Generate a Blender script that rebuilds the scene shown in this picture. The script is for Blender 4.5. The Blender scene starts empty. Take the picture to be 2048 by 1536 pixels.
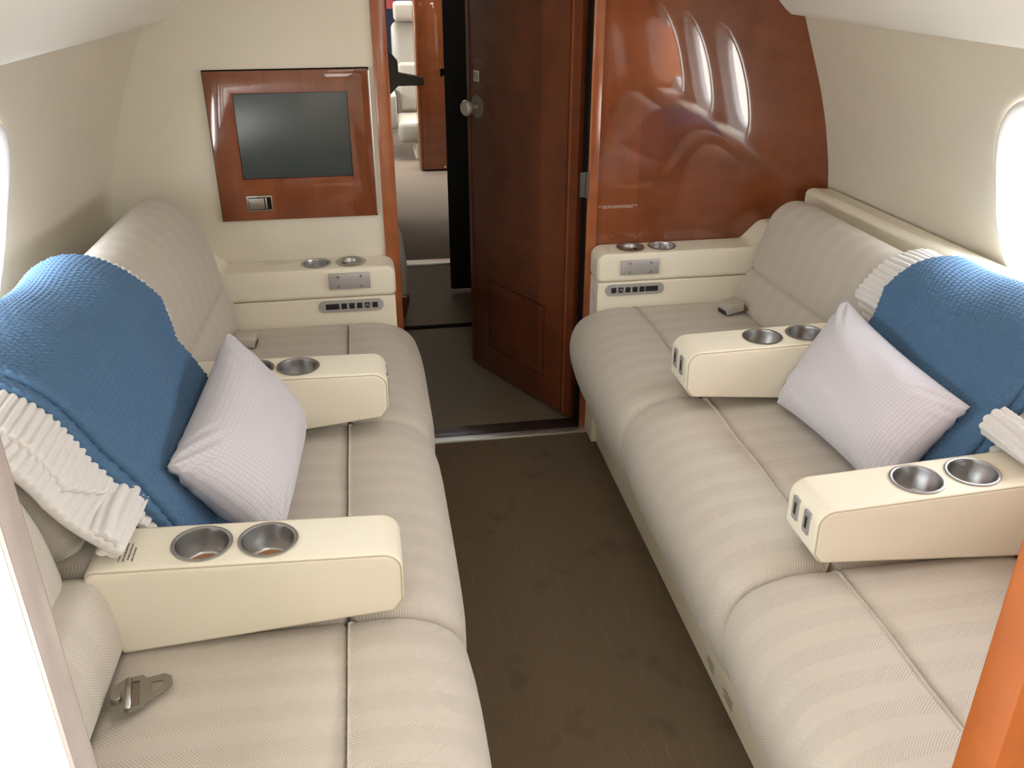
import bpy, bmesh, math, random
import numpy as np
from math import sin, cos, pi, radians, sqrt, atan2
from mathutils import Vector, Matrix
random.seed(3); rng = np.random.default_rng(5)
S = bpy.context.scene
COL = S.collection
XC = 0.38          # cabin centre line
YB = 2.77          # forward bulkhead
TAPER_L = .126
TAPER = 0.08       # the cabin widens away from the bulkhead

# ------------------------------------------------------------------ materials
def new_mat(name):
    m = bpy.data.materials.new(name); m.use_nodes = True
    nt = m.node_tree
    b = nt.nodes['Principled BSDF']
    return m, nt, b
def N(nt, t, **kw):
    n = nt.nodes.new(t)
    for k, v in kw.items():
        if k.startswith('i_'):
            key = k[2:]
            n.inputs[int(key) if key.isdigit() else key].default_value = v
        else: setattr(n, k, v)
    return n
def L(nt, a, b): nt.links.new(a, b)
def math_(nt, op, a, b=None, c=None):
    n = nt.nodes.new('ShaderNodeMath'); n.operation = op
    for i, v in enumerate((a, b, c)):
        if v is None: continue
        if isinstance(v, (int, float)): n.inputs[i].default_value = v
        else: nt.links.new(v, n.inputs[i])
    return n.outputs[0]
def mixc(nt, f, a, b):
    n = nt.nodes.new('ShaderNodeMix'); n.data_type = 'RGBA'
    for i, v in ((0, f), (6, a), (7, b)):
        if isinstance(v, (int, float)): n.inputs[i].default_value = v
        elif isinstance(v, tuple): n.inputs[i].default_value = (*v, 1) if len(v) == 3 else v
        else: nt.links.new(v, n.inputs[i])
    return n.outputs[2]
def objco(nt):
    return N(nt, 'ShaderNodeTexCoord').outputs['Object']
def noise(nt, vec, scale, detail=2, rough=.5, stretch=None):
    if stretch:
        mp = N(nt, 'ShaderNodeMapping'); mp.inputs['Scale'].default_value = stretch
        L(nt, vec, mp.inputs['Vector']); vec = mp.outputs[0]
    n = N(nt, 'ShaderNodeTexNoise'); n.inputs['Scale'].default_value = scale
    n.inputs['Detail'].default_value = detail; n.inputs['Roughness'].default_value = rough
    L(nt, vec, n.inputs['Vector']); return n.outputs['Fac']
def ramp(nt, f, stops):
    r = N(nt, 'ShaderNodeValToRGB'); e = r.color_ramp.elements
    while len(e) < len(stops): e.new(.5)
    for k, (p, c) in enumerate(stops):
        e[k].position = p; e[k].color = (*c, 1)
    L(nt, f, r.inputs['Fac']); return r.outputs['Color']
def bump(nt, b, h, strength, dist):
    n = N(nt, 'ShaderNodeBump'); n.inputs['Strength'].default_value = strength; n.inputs['Distance'].default_value = dist
    L(nt, h, n.inputs['Height']); L(nt, n.outputs[0], b.inputs['Normal'])
def simple(name, col, rough=.5, metal=0, spec=.5, coat=0):
    m, nt, b = new_mat(name)
    b.inputs['Base Color'].default_value = (*col, 1); b.inputs['Roughness'].default_value = rough
    b.inputs['Metallic'].default_value = metal; b.inputs['Specular IOR Level'].default_value = spec
    b.inputs['Coat Weight'].default_value = coat
    return m

def mat_leather(name, col, rough=.42, bumpy=.12):
    m, nt, b = new_mat(name)
    co = objco(nt); f = noise(nt, co, 6, 3)
    c2 = tuple(x * .93 for x in col)
    L(nt, mixc(nt, f, col, c2), b.inputs['Base Color'])
    b.inputs['Roughness'].default_value = rough; b.inputs['Specular IOR Level'].default_value = .4
    v = N(nt, 'ShaderNodeTexVoronoi'); v.inputs['Scale'].default_value = 500; L(nt, co, v.inputs['Vector'])
    bump(nt, b, v.outputs['Distance'], bumpy, .0006)
    return m

def mat_wood(name, dark, light, strips=0.115, rough=.025, coat=1.0):
    """figured cherry veneer: vertical strips, fine vertical pores, soft cross-grain figure, lacquer"""
    m, nt, b = new_mat(name)
    co = objco(nt)
    sep = N(nt, 'ShaderNodeSeparateXYZ'); L(nt, co, sep.inputs[0])
    xy = math_(nt, 'ADD', sep.outputs[0], math_(nt, 'MULTIPLY', sep.outputs[1], .77))
    sid = math_(nt, 'FLOOR', math_(nt, 'DIVIDE', xy, strips))
    wn = N(nt, 'ShaderNodeTexWhiteNoise'); wn.noise_dimensions = '1D'; L(nt, sid, wn.inputs['W'])
    big = noise(nt, co, 2.2, 3, .55, (3.2, 3.2, 1.0))
    fig = noise(nt, co, 5.0, 2, .5, (1.5, 1.5, 3.5))
    pore = noise(nt, co, 60, 3, .6, (9, 9, .35))
    f = math_(nt, 'ADD', math_(nt, 'MULTIPLY', big, .5), math_(nt, 'MULTIPLY', fig, .3))
    f = math_(nt, 'ADD', f, math_(nt, 'MULTIPLY', pore, .22))
    f = math_(nt, 'ADD', f, math_(nt, 'MULTIPLY', wn.outputs['Value'], .16))
    mid = tuple((a + c) * .5 for a, c in zip(dark, light))
    L(nt, ramp(nt, f, [(.3, dark), (.58, mid), (.85, light)]), b.inputs['Base Color'])
    b.inputs['Roughness'].default_value = .38; b.inputs['Specular IOR Level'].default_value = .12
    b.inputs['Coat Weight'].default_value = coat; b.inputs['Coat Roughness'].default_value = rough; b.inputs['Coat IOR'].default_value = 1.6
    return m

def mat_herring(name, c_hi, c_lo, band=.036, pitch=.0045, bs=.32):
    """herringbone twill; UV holds (length along the cushion profile, cabin Y) in metres"""
    m, nt, b = new_mat(name)
    uv = N(nt, 'ShaderNodeUVMap'); uv.uv_map = 'UVMap'
    sep = N(nt, 'ShaderNodeSeparateXYZ'); L(nt, uv.outputs[0], sep.inputs[0])
    u, v = sep.outputs[0], sep.outputs[1]
    bands = math_(nt, 'DIVIDE', v, band)
    tri = math_(nt, 'PINGPONG', v, band)             # zigzag in v
    par = math_(nt, 'MODULO', math_(nt, 'FLOOR', math_(nt, 'ADD', bands, 400)), 2)
    ph = math_(nt, 'MULTIPLY', math_(nt, 'ADD', math_(nt, 'MULTIPLY', u, .8), math_(nt, 'MULTIPLY', tri, .8)), 2 * pi / pitch)
    w = math_(nt, 'ADD', math_(nt, 'MULTIPLY', math_(nt, 'SINE', ph), .5), .5)
    co = objco(nt)
    fine = noise(nt, co, 900, 1)
    soil = noise(nt, co, 3.5, 3)
    f = math_(nt, 'ADD', math_(nt, 'MULTIPLY', w, .6), math_(nt, 'MULTIPLY', fine, .4))
    c = mixc(nt, f, c_lo, c_hi)
    c = mixc(nt, math_(nt, 'MULTIPLY', par, .085), c, tuple(x * .55 for x in c_lo))
    c = mixc(nt, math_(nt, 'MULTIPLY', soil, .16), c, tuple(x * .7 for x in c_lo))
    L(nt, c, b.inputs['Base Color'])
    b.inputs['Roughness'].default_value = .62; b.inputs['Specular IOR Level'].default_value = .35
    b.inputs['Sheen Weight'].default_value = .18; b.inputs['Sheen Roughness'].default_value = .45
    bump(nt, b, w, bs, .0012)
    return m

def mat_knit(name, c, c2):
    m, nt, b = new_mat(name)
    co = objco(nt)
    f = noise(nt, co, 700, 2); g = noise(nt, co, 9, 2)
    k = mixc(nt, f, c, c2); k = mixc(nt, math_(nt, 'MULTIPLY', g, .25), k, c2)
    L(nt, k, b.inputs['Base Color']); b.inputs['Roughness'].default_value = .85
    b.inputs['Specular IOR Level'].default_value = .15; b.inputs['Sheen Weight'].default_value = .15
    bump(nt, b, f, .35, .0008)
    return m

def mat_pillow(name, c):
    m, nt, b = new_mat(name)
    uv = N(nt, 'ShaderNodeUVMap'); uv.uv_map = 'UVMap'
    sep = N(nt, 'ShaderNodeSeparateXYZ'); L(nt, uv.outputs[0], sep.inputs[0])
    def groove(s, p, w):
        t = math_(nt, 'PINGPONG', s, p / 2)
        return math_(nt, 'SMOOTH_MIN', math_(nt, 'DIVIDE', t, w), 1.0, .3)
    gx, gy = groove(sep.outputs[0], .0085, .0016), groove(sep.outputs[1], .0085, .0016)
    h = math_(nt, 'MULTIPLY', gx, math_(nt, 'ADD', math_(nt, 'MULTIPLY', gy, .6), .4))
    fine = noise(nt, objco(nt), 900, 1)
    L(nt, mixc(nt, h, tuple(x * .86 for x in c), c), b.inputs['Base Color'])
    b.inputs['Roughness'].default_value = .7; b.inputs['Specular IOR Level'].default_value = .25
    b.inputs['Sheen Weight'].default_value = .12
    bump(nt, b, math_(nt, 'ADD', h, math_(nt, 'MULTIPLY', fine, .15)), .35, .0012)
    return m

def mat_carpet(name, base, stain, line, lscale=1.0, stains=True):
    m, nt, b = new_mat(name)
    co = objco(nt)
    pile = noise(nt, co, 900, 2, .7)
    patch = noise(nt, co, 5, 3, .55)
    blot = noise(nt, co, 9, 2, .5, (1, 1, 1))
    c = mixc(nt, pile, tuple(x * .62 for x in base), tuple(min(1, x * 1.35) for x in base))
    c = mixc(nt, math_(nt, 'MULTIPLY', patch, .4), c, tuple(x * .7 for x in base))
    if stains:
        s = N(nt, 'ShaderNodeMapRange'); s.inputs[1].default_value = .60; s.inputs[2].default_value = .72
        L(nt, blot, s.inputs[0])
        c = mixc(nt, math_(nt, 'MULTIPLY', s.outputs[0], .38), c, stain)
    # meandering looped lines running along the aisle
    sep = N(nt, 'ShaderNodeSeparateXYZ'); L(nt, co, sep.inputs[0])
    wob = noise(nt, co, 3.0, 2, .5, (1.0, .55, 1))
    wob2 = noise(nt, co, 14, 1, .5, (1, 1, 1))
    xx = math_(nt, 'ADD', sep.outputs[0], math_(nt, 'MULTIPLY', wob, .20))
    xx = math_(nt, 'ADD', xx, math_(nt, 'MULTIPLY', wob2, .014))
    t = math_(nt, 'PINGPONG', xx, .021)
    ln = N(nt, 'ShaderNodeMapRange'); ln.inputs[1].default_value = .0011; ln.inputs[2].default_value = .0004
    L(nt, t, ln.inputs[0])
    brk = N(nt, 'ShaderNodeMapRange'); brk.inputs[1].default_value = .42; brk.inputs[2].default_value = .62
    L(nt, noise(nt, co, 8, 2, .5, (1.6, .9, 1)), brk.inputs[0])
    dash = N(nt, 'ShaderNodeMapRange'); dash.inputs[1].default_value = .35; dash.inputs[2].default_value = .6
    L(nt, noise(nt, co, 260, 1), dash.inputs[0])
    lf = math_(nt, 'MULTIPLY', math_(nt, 'MULTIPLY', ln.outputs[0], brk.outputs[0]), dash.outputs[0])
    c = mixc(nt, math_(nt, 'MULTIPLY', lf, .8), c, line)
    L(nt, c, b.inputs['Base Color']); b.inputs['Roughness'].default_value = .95; b.inputs['Specular IOR Level'].default_value = .05
    bump(nt, b, math_(nt, 'ADD', pile, math_(nt, 'MULTIPLY', lf, .6)), .5, .003)
    return m

def mat_brushed(name, c, rough=.3):
    m, nt, b = new_mat(name)
    co = objco(nt); f = noise(nt, co, 40, 2, .5, (1, 1, 30))
    L(nt, mixc(nt, f, tuple(x * .85 for x in c), c), b.inputs['Base Color'])
    b.inputs['Metallic'].default_value = 1; b.inputs['Roughness'].default_value = rough
    return m

M = {}
M['cream'] = mat_leather('cream leather', (.785, .735, .605))
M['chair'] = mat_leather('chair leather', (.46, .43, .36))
M['cream_seam'] = simple('cream seam', (.50, .44, .32), .6)
M['base'] = mat_leather('base leather', (.80, .745, .61), .5)
M['wall'] = mat_leather('wall fabric', (.65, .605, .505), .6, .05)
M['bulk'] = mat_leather('bulkhead leather', (.67, .625, .515), .5, .05)
M['ceil'] = simple('headliner', (.80, .78, .72), .7, spec=.2)
M['wood'] = mat_wood('cherry veneer', (.085, .0205, .0075), (.245, .069, .022))
M['wood_trim'] = mat_wood('cherry trim', (.16, .040, .012), (.36, .105, .030), .4, .15)
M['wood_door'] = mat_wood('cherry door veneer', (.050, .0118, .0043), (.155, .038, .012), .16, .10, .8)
M['wood_near'] = mat_wood('cherry near trim', (.26, .062, .014), (.44, .125, .030), .4, .12)
M['fab'] = mat_herring('herringbone fabric', (.66, .612, .543), (.41, .36, .30))
M['blue'] = mat_knit('blue yarn', (.078, .158, .272), (.055, .115, .205))
M['white'] = mat_knit('off white yarn', (.72, .70, .68), (.60, .57, .55))
M['pillow'] = mat_pillow('quilted cotton', (.585, .56, .60))
M['carpet'] = mat_carpet('brown carpet', (.155, .115, .075), (.065, .047, .034), (.25, .19, .125))
M['carpet2'] = mat_carpet('cabin carpet', (.25, .20, .155), (.16, .13, .10), (.34, .28, .2), stains=False)
M['steel'] = mat_brushed('brushed steel', (.50, .495, .49), .3)
M['steel_dark'] = mat_brushed('worn steel', (.36, .335, .295), .42)
M['chrome'] = simple('polished metal', (.86, .85, .83), .45, 1)
M['sill'] = simple('dark sill', (.030, .019, .013), .3, spec=.4)
M['buckle'] = simple('satin buckle metal', (.52, .485, .44), .42, .35)
M['plate'] = simple('satin aluminium plate', (.50, .50, .51), .42, .7)
M['cork'] = None
m_, nt_, b_ = new_mat('cork'); co_ = objco(nt_)
L(nt_, mixc(nt_, noise(nt_, co_, 400, 2), (.28, .13, .06), (.50, .27, .14)), b_.inputs['Base Color']); b_.inputs['Roughness'].default_value = .9
M['cork'] = m_
M['black'] = simple('black plastic', (.012, .012, .013), .35)
M['darkdoor'] = simple('dark laminate', (.010, .009, .008), .55, spec=.25)
M['gap'] = simple('dark gap', (.012, .009, .007), .9, spec=.05)
M['screen'] = simple('screen glass', (.030, .041, .044), .34, spec=.8)
M['print'] = simple('white print', (.62, .50, .45), .6)
M['print_dim'] = simple('dim print', (.17, .11, .085), .7)
M['print_dark'] = simple('dark print', (.10, .085, .07), .7)
M['sticker'] = simple('white sticker', (.60, .58, .55), .6)
M['reveal'] = simple('window reveal', (.80, .80, .79), .5)
M['hex'] = simple('brown vinyl', (.10, .077, .05), .6, spec=.2)
M['hexline'] = simple('pale hexagon line', (.27, .22, .155), .4, spec=.4)
M['graymetal'] = simple('grey bracket', (.14, .13, .105), .5)
M['navy'] = simple('navy cloth', (.02, .022, .05), .9)
M['faint_red'] = simple('faded red print', (.42, .27, .24), .7)
M['hinge'] = simple('dark hinge metal', (.07, .068, .06), .5, .3)
M['red'] = simple('red cloth', (.45, .08, .09), .9)
M['laminate'] = simple('pale laminate', (.86, .85, .83), .35)
M['strap'] = simple('belt webbing', (.16, .12, .085), .8)
M['greytrim'] = mat_wood('satin grey brown trim', (.33, .285, .275), (.48, .425, .41), .5, .25)
m_, nt_, b_ = new_mat('window pane')
nt_.nodes.remove(b_); out_ = nt_.nodes['Material Output']
tr_ = N(nt_, 'ShaderNodeBsdfTransparent'); gl_ = N(nt_, 'ShaderNodeBsdfGlossy'); gl_.inputs['Roughness'].default_value = .02
mx_ = N(nt_, 'ShaderNodeMixShader'); mx_.inputs[0].default_value = .05
L(nt_, tr_.outputs[0], mx_.inputs[1]); L(nt_, gl_.outputs[0], mx_.inputs[2]); L(nt_, mx_.outputs[0], out_.inputs[0])
M['pane'] = m_

# ------------------------------------------------------------------ builders
def tag(o, label=None, cat=None, group=None, kind=None):
    if label: o['label'] = label
    if cat: o['category'] = cat
    if group: o['group'] = group
    if kind: o['kind'] = kind
    return o
def empty(name, loc, label, cat, group=None):
    o = bpy.data.objects.new(name, None); COL.objects.link(o); o.location = loc
    o.empty_display_size = .05
    return tag(o, label, cat, group)
def place(o, parent):
    """children carry cabin coordinates in their meshes"""
    if parent is not None:
        o.parent = parent
        loc = Vector((0, 0, 0)); p = parent
        while p is not None:
            loc += Vector(p.location); p = p.parent
        o.location = -loc
    return o
def mesh(name, v, f, mat, parent=None, smooth=True, uv=None, sharp=None):
    me = bpy.data.meshes.new(name)
    me.from_pydata([tuple(map(float, p)) for p in v], [], [tuple(int(i) for i in q) for q in f])
    mats = mat if isinstance(mat, (list, tuple)) else [mat]
    for k in mats: me.materials.append(k)
    me.validate(); me.update()
    bm = bmesh.new(); bm.from_mesh(me); bmesh.ops.recalc_face_normals(bm, faces=bm.faces); bm.to_mesh(me); bm.free()
    if smooth: me.polygons.foreach_set('use_smooth', [True] * len(me.polygons))
    if sharp: me.set_sharp_from_angle(angle=radians(sharp))
    if uv is not None:
        co = np.empty(len(me.vertices) * 3); me.vertices.foreach_get('co', co); co = co.reshape(-1, 3)
        vi = np.empty(len(me.loops), dtype=np.int64); me.loops.foreach_get('vertex_index', vi)
        U = uv(co)[vi]
        me.uv_layers.new(name='UVMap').data.foreach_set('uv', U.ravel())
    o = bpy.data.objects.new(name, me); COL.objects.link(o)
    return place(o, parent)
def from_bm(name, bm, mat, parent=None, smooth=False, sharp=None):
    v = [x.co.copy() for x in bm.verts]; bm.verts.index_update()
    f = [[y.index for y in x.verts] for x in bm.faces]
    bm.free()
    return mesh(name, v, f, mat, parent, smooth, sharp=sharp)
def box(name, a, b, mat, parent=None, bev=.0, seg=2, rot=None):
    bm = bmesh.new(); bmesh.ops.create_cube(bm, size=1)
    c = [(x + y) / 2 for x, y in zip(a, b)]; d = [abs(y - x) for x, y in zip(a, b)]
    for v in bm.verts: v.co = Vector((v.co.x * d[0], v.co.y * d[1], v.co.z * d[2]))
    if bev: bmesh.ops.bevel(bm, geom=list(bm.edges), offset=bev, segments=seg, profile=.5, affect='EDGES')
    T = Matrix.Translation(c)
    if rot is not None: T = T @ rot
    for v in bm.verts: v.co = T @ v.co
    return from_bm(name, bm, mat, parent, bool(bev), 35 if bev else None)
def catmull(pts, n, closed=True):
    P = np.array(pts, float); k = len(P); out = []
    segs = k if closed else k - 1
    for i in range(segs):
        if closed: p0, p1, p2, p3 = P[(i - 1) % k], P[i], P[(i + 1) % k], P[(i + 2) % k]
        else: p0, p1, p2, p3 = P[max(i - 1, 0)], P[i], P[i + 1], P[min(i + 2, k - 1)]
        for t in np.linspace(0, 1, n, endpoint=False):
            out.append(.5 * ((2 * p1) + (-p0 + p2) * t + (2 * p0 - 5 * p1 + 4 * p2 - p3) * t * t + (-p0 + 3 * p1 - 3 * p2 + p3) * t ** 3))
    if not closed: out.append(P[-1])
    return np.array(out)
def fillet(poly, rad, n=6, seg_len=None):
    P = [np.array(p, float) for p in poly]; k = len(P); out = []
    R = rad if isinstance(rad, (list, tuple)) else [rad] * k
    for i in range(k):
        a, p, b = P[i - 1], P[i], P[(i + 1) % k]
        if R[i] <= 0: out.append(p); continue
        u = (a - p); u /= np.linalg.norm(u); w = (b - p); w /= np.linalg.norm(w)
        ang = math.acos(max(-1, min(1, float(u @ w)))); d = R[i] / math.tan(ang / 2)
        s, e = p + u * d, p + w * d
        bis = (u + w); bis /= np.linalg.norm(bis); c = p + bis * R[i] / sin(ang / 2)
        a0, a1 = atan2(*(s - c)[::-1]), atan2(*(e - c)[::-1])
        da = (a1 - a0 + pi) % (2 * pi) - pi
        for t in np.linspace(0, 1, n + 1): out.append(c + R[i] * np.array([cos(a0 + da * t), sin(a0 + da * t)]))
    out = np.array(out)
    if seg_len:
        res = []
        for i in range(len(out)):
            a, b = out[i], out[(i + 1) % len(out)]; m = max(1, int(np.linalg.norm(b - a) / seg_len))
            for t in range(m): res.append(a + (b - a) * t / m)
        out = np.array(res)
    return out
def normals2(P):
    t = np.roll(P, -1, 0) - np.roll(P, 1, 0); t /= np.maximum(np.linalg.norm(t, axis=1, keepdims=True), 1e-9)
    n = np.stack([t[:, 1], -t[:, 0]], 1)
    A = .5 * np.sum(P[:, 0] * np.roll(P[:, 1], -1) - np.roll(P[:, 0], -1) * P[:, 1])
    return n if A > 0 else -n
def loft(name, prof, y0, y1, r, mat, parent=None, shift=0.0, yref=0.0, ns=5, mid=6, uv=None, shape=None, sharp=None, both=True):
    """closed XZ profile swept along Y, ends rounded by r; shift = dx/dy of the sweep; shape(x,y,z arrays) extra displacement"""
    prof = np.asarray(prof, float); n = normals2(prof); K = len(prof)
    ys, ins = [], []
    for t in range(ns + 1):
        a = pi / 2 * t / ns; ys.append(y0 + r * (1 - cos(a)) if True else 0); ins.append(r * (1 - sin(a)))
    for t in range(1, mid): ys.append(y0 + r + (y1 - y0 - 2 * r) * t / mid); ins.append(0)
    for t in range(ns + 1):
        a = pi / 2 * t / ns; ys.append(y1 - r + r * sin(a)); ins.append(r * (1 - cos(a)))
    V = []
    pc_ = (prof.max(0) + prof.min(0)) / 2; pw_ = prof.max(0) - prof.min(0)
    for y, i in zip(ys, ins):
        P = pc_ + (prof - pc_) * (1 - 2 * i / np.maximum(pw_, 4 * i + 1e-6))
        V.append(np.column_stack([P[:, 0] + shift * (yref - y), np.full(K, y), P[:, 1]]))
    V = np.concatenate(V); F = []
    R = len(ys)
    for a in range(R - 1):
        for k in range(K):
            F.append((a * K + k, a * K + (k + 1) % K, (a + 1) * K + (k + 1) % K, (a + 1) * K + k))
    from mathutils.geometry import tessellate_polygon
    for base in (0, (R - 1) * K):
        for t in tessellate_polygon([[Vector((V[base + k][0], V[base + k][2], 0)) for k in range(K)]]):
            F.append(tuple(base + k for k in t))
    if shape is not None: V = shape(V)
    return mesh(name, V, F, mat, parent, True, uv, sharp)
def tube(name, pts, r, mat, parent=None, closed=False, n=8):
    P = np.array(pts, float); k = len(P); V, F = [], []
    for i in range(k):
        t = (P[(i + 1) % k] - P[i - 1]) if closed else (P[min(i + 1, k - 1)] - P[max(i - 1, 0)])
        t = Vector(t).normalized(); a = t.orthogonal().normalized() if abs(t.y) > .9 else t.cross(Vector((0, 1, 0))).normalized()
        b = t.cross(a)
        for j in range(n):
            q = 2 * pi * j / n; V.append(Vector(P[i]) + (a * cos(q) + b * sin(q)) * r)
    for i in range(k if closed else k - 1):
        for j in range(n):
            F.append((i * n + j, i * n + (j + 1) % n, ((i + 1) % k) * n + (j + 1) % n, ((i + 1) % k) * n + j))
    if not closed: F += [tuple(range(n)), tuple(range((k - 1) * n, k * n))]
    return mesh(name, V, F, mat, parent)
def lathe(name, prof, c, axis, mat, parent=None, n=40, sharp=40, cap=True):
    """prof = (radius, height along axis)"""
    ax = Vector(axis).normalized(); a = ax.orthogonal().normalized(); b = ax.cross(a); V, F = [], []
    for r, h in prof:
        for j in range(n):
            q = 2 * pi * j / n; V.append(Vector(c) + ax * h + (a * cos(q) + b * sin(q)) * max(r, 1e-5))
    for i in range(len(prof) - 1):
        for j in range(n): F.append((i * n + j, i * n + (j + 1) % n, (i + 1) * n + (j + 1) % n, (i + 1) * n + j))
    if prof[-1][0] < 1e-4 or True: F.append(tuple(range((len(prof) - 1) * n, len(prof) * n)))
    if cap and prof[0][0] > 1e-4: F.append(tuple(range(n)))
    return mesh(name, V, F, mat, parent, True, sharp=sharp)
def prism(name, poly, lo, hi, mat, parent=None, frame=None, bev=0):
    """polygon (a,b) extruded along the third axis; default a=X b=Z along Y; frame=(origin,ua,ub,uc) for any other placing"""
    if frame is None: frame = (Vector((0, 0, 0)), Vector((1, 0, 0)), Vector((0, 0, 1)), Vector((0, 1, 0)))
    O, A, B, C = frame
    bm = bmesh.new(); K = len(poly)
    lo_v = [bm.verts.new(O + A * p[0] + B * p[1] + C * lo) for p in poly]
    hi_v = [bm.verts.new(O + A * p[0] + B * p[1] + C * hi) for p in poly]
    bm.faces.new(lo_v); bm.faces.new(hi_v[::-1])
    for i in range(K): bm.faces.new((lo_v[i], lo_v[(i + 1) % K], hi_v[(i + 1) % K], hi_v[i]))
    if bev: bmesh.ops.bevel(bm, geom=list(bm.edges), offset=bev, segments=2, profile=.5, affect='EDGES')
    return from_bm(name, bm, mat, parent, bool(bev), 30 if bev else None)
def cut(o, cutters):
    """boolean the cutters out of o, keep only the finished mesh"""
    tmp = []
    for c in cutters:
        md = o.modifiers.new('b', 'BOOLEAN'); md.operation = 'DIFFERENCE'; md.solver = 'EXACT'; md.object = c; tmp.append(c)
    bpy.context.view_layer.update()
    dg = bpy.context.evaluated_depsgraph_get()
    me = bpy.data.meshes.new_from_object(o.evaluated_get(dg))
    o.modifiers.clear(); o.data = me
    me.set_sharp_from_angle(angle=radians(32))
    for c in tmp: bpy.data.objects.remove(c, do_unlink=True)
def cyl_cut(c, r, h0, h1, axis=(0, 0, 1)):
    return lathe('cutter', [(r, h0), (r, h1)], c, axis, M['black'], None, 40)
def text(name, s, size, loc, rot, mat, parent=None, align='CENTER', width=None):
    cu = bpy.data.curves.new(name, 'FONT'); cu.body = s; cu.size = size; cu.align_x = align; cu.align_y = 'CENTER'
    cu.extrude = .0002; cu.space_line = .85; cu.materials.append(mat)
    o = bpy.data.objects.new(name, cu); COL.objects.link(o)
    if parent is not None: place(o, parent)
    o.location = Vector(o.location) + Vector(loc); o.rotation_euler = rot
    return o

# ------------------------------------------------------------------ setting: hull section
ZT = [0, .3, .6, .82, .908, 1.054, 1.18, 1.285, 1.383]
XR = [1.50, 1.515, 1.521, 1.521, 1.511, 1.477, 1.436, 1.393, 1.354]
XL = [-.74, -.755, -.765, -.765, -.757, -.719, -.675, -.630, -.583]
def hull(z, y, side):
    s = np.interp(z, ZT, XR if side > 0 else XL)
    # smooth between the table knots
    h = .04
    s = (np.interp(z - h, ZT, XR if side > 0 else XL) + 2 * s + np.interp(z + h, ZT, XR if side > 0 else XL)) / 4 if .05 < z < 1.33 else s
    tp = (TAPER if side > 0 else TAPER_L) * (YB - y) if y < YB else 0
    return float(s) + side * tp
WZ, WA, WB = 1.045, .178, .225       # window centre height, half width, half height of the rim
PITCH = .545
WY = [1.80 - PITCH * k for k in range(6)]
WYL = [y + .11 for y in WY]
WYF = [6.0 + PITCH * k for k in range(5)]
win_n = [0]
def build_wall(name, side, y_from, y_to, centres):
    V, F = [], []
    idx = {}
    def vert(y, z):
        k = (round(y, 5), round(z, 5))
        if k not in idx: idx[k] = len(V); V.append((hull(z, y, side), y, z))
        return idx[k]
    z0, z1 = .70, 1.34
    nz = 16; zs = [z0 + (z1 - z0) * i / nz for i in range(nz + 1)]
    zlow = [0, .1, .2, .3, .4, .5, .6, z0]; zhigh = [z1, 1.383]
    edges = sorted(set([y_from, y_to] + [c - PITCH / 2 for c in centres if c - PITCH / 2 > y_from + .01] + [c + PITCH / 2 for c in centres if c + PITCH / 2 < y_to - .01]))
    for ya, yb in zip(edges[:-1], edges[1:]):
        cs = [c for c in centres if ya < c < yb]
        yy = [ya + (yb - ya) * i / 12 for i in range(13)]
        for zz in (zlow, zhigh):
            for i in range(12):
                for j in range(len(zz) - 1):
                    F.append((vert(yy[i], zz[j]), vert(yy[i + 1], zz[j]), vert(yy[i + 1], zz[j + 1]), vert(yy[i], zz[j + 1])))
        if not cs:
            for i in range(12):
                for j in range(nz):
                    F.append((vert(yy[i], zs[j]), vert(yy[i + 1], zs[j]), vert(yy[i + 1], zs[j + 1]), vert(yy[i], zs[j + 1])))
        else:
            c = cs[0]
            per = [(yy[i], z0) for i in range(12)] + [(yb, zs[j]) for j in range(nz)] + [(yy[12 - i], z1) for i in range(12)] + [(ya, zs[nz - j]) for j in range(nz)]
            rings = []
            for m in range(7):
                t = m / 6; ring = []
                for (y, z) in per:
                    a = atan2((z - WZ) / WB, (y - c) / WA)
                    sq = 1 / (abs(cos(a)) ** 2.5 + abs(sin(a)) ** 2.5) ** (1 / 2.5)
                    ey, ez = c + WA * cos(a) * sq, WZ + WB * sin(a) * sq
                    ring.append(vert(y + (ey - y) * t, z + (ez - z) * t))
                rings.append(ring)
            K = len(per)
            for a, b in zip(rings[:-1], rings[1:]):
                for k in range(K): F.append((a[k], a[(k + 1) % K], b[(k + 1) % K], b[k]))
    o = mesh(name, V, F, M['wall']); tag(o, kind='structure')
    for c in centres: build_window(c, side)
    return o
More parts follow.
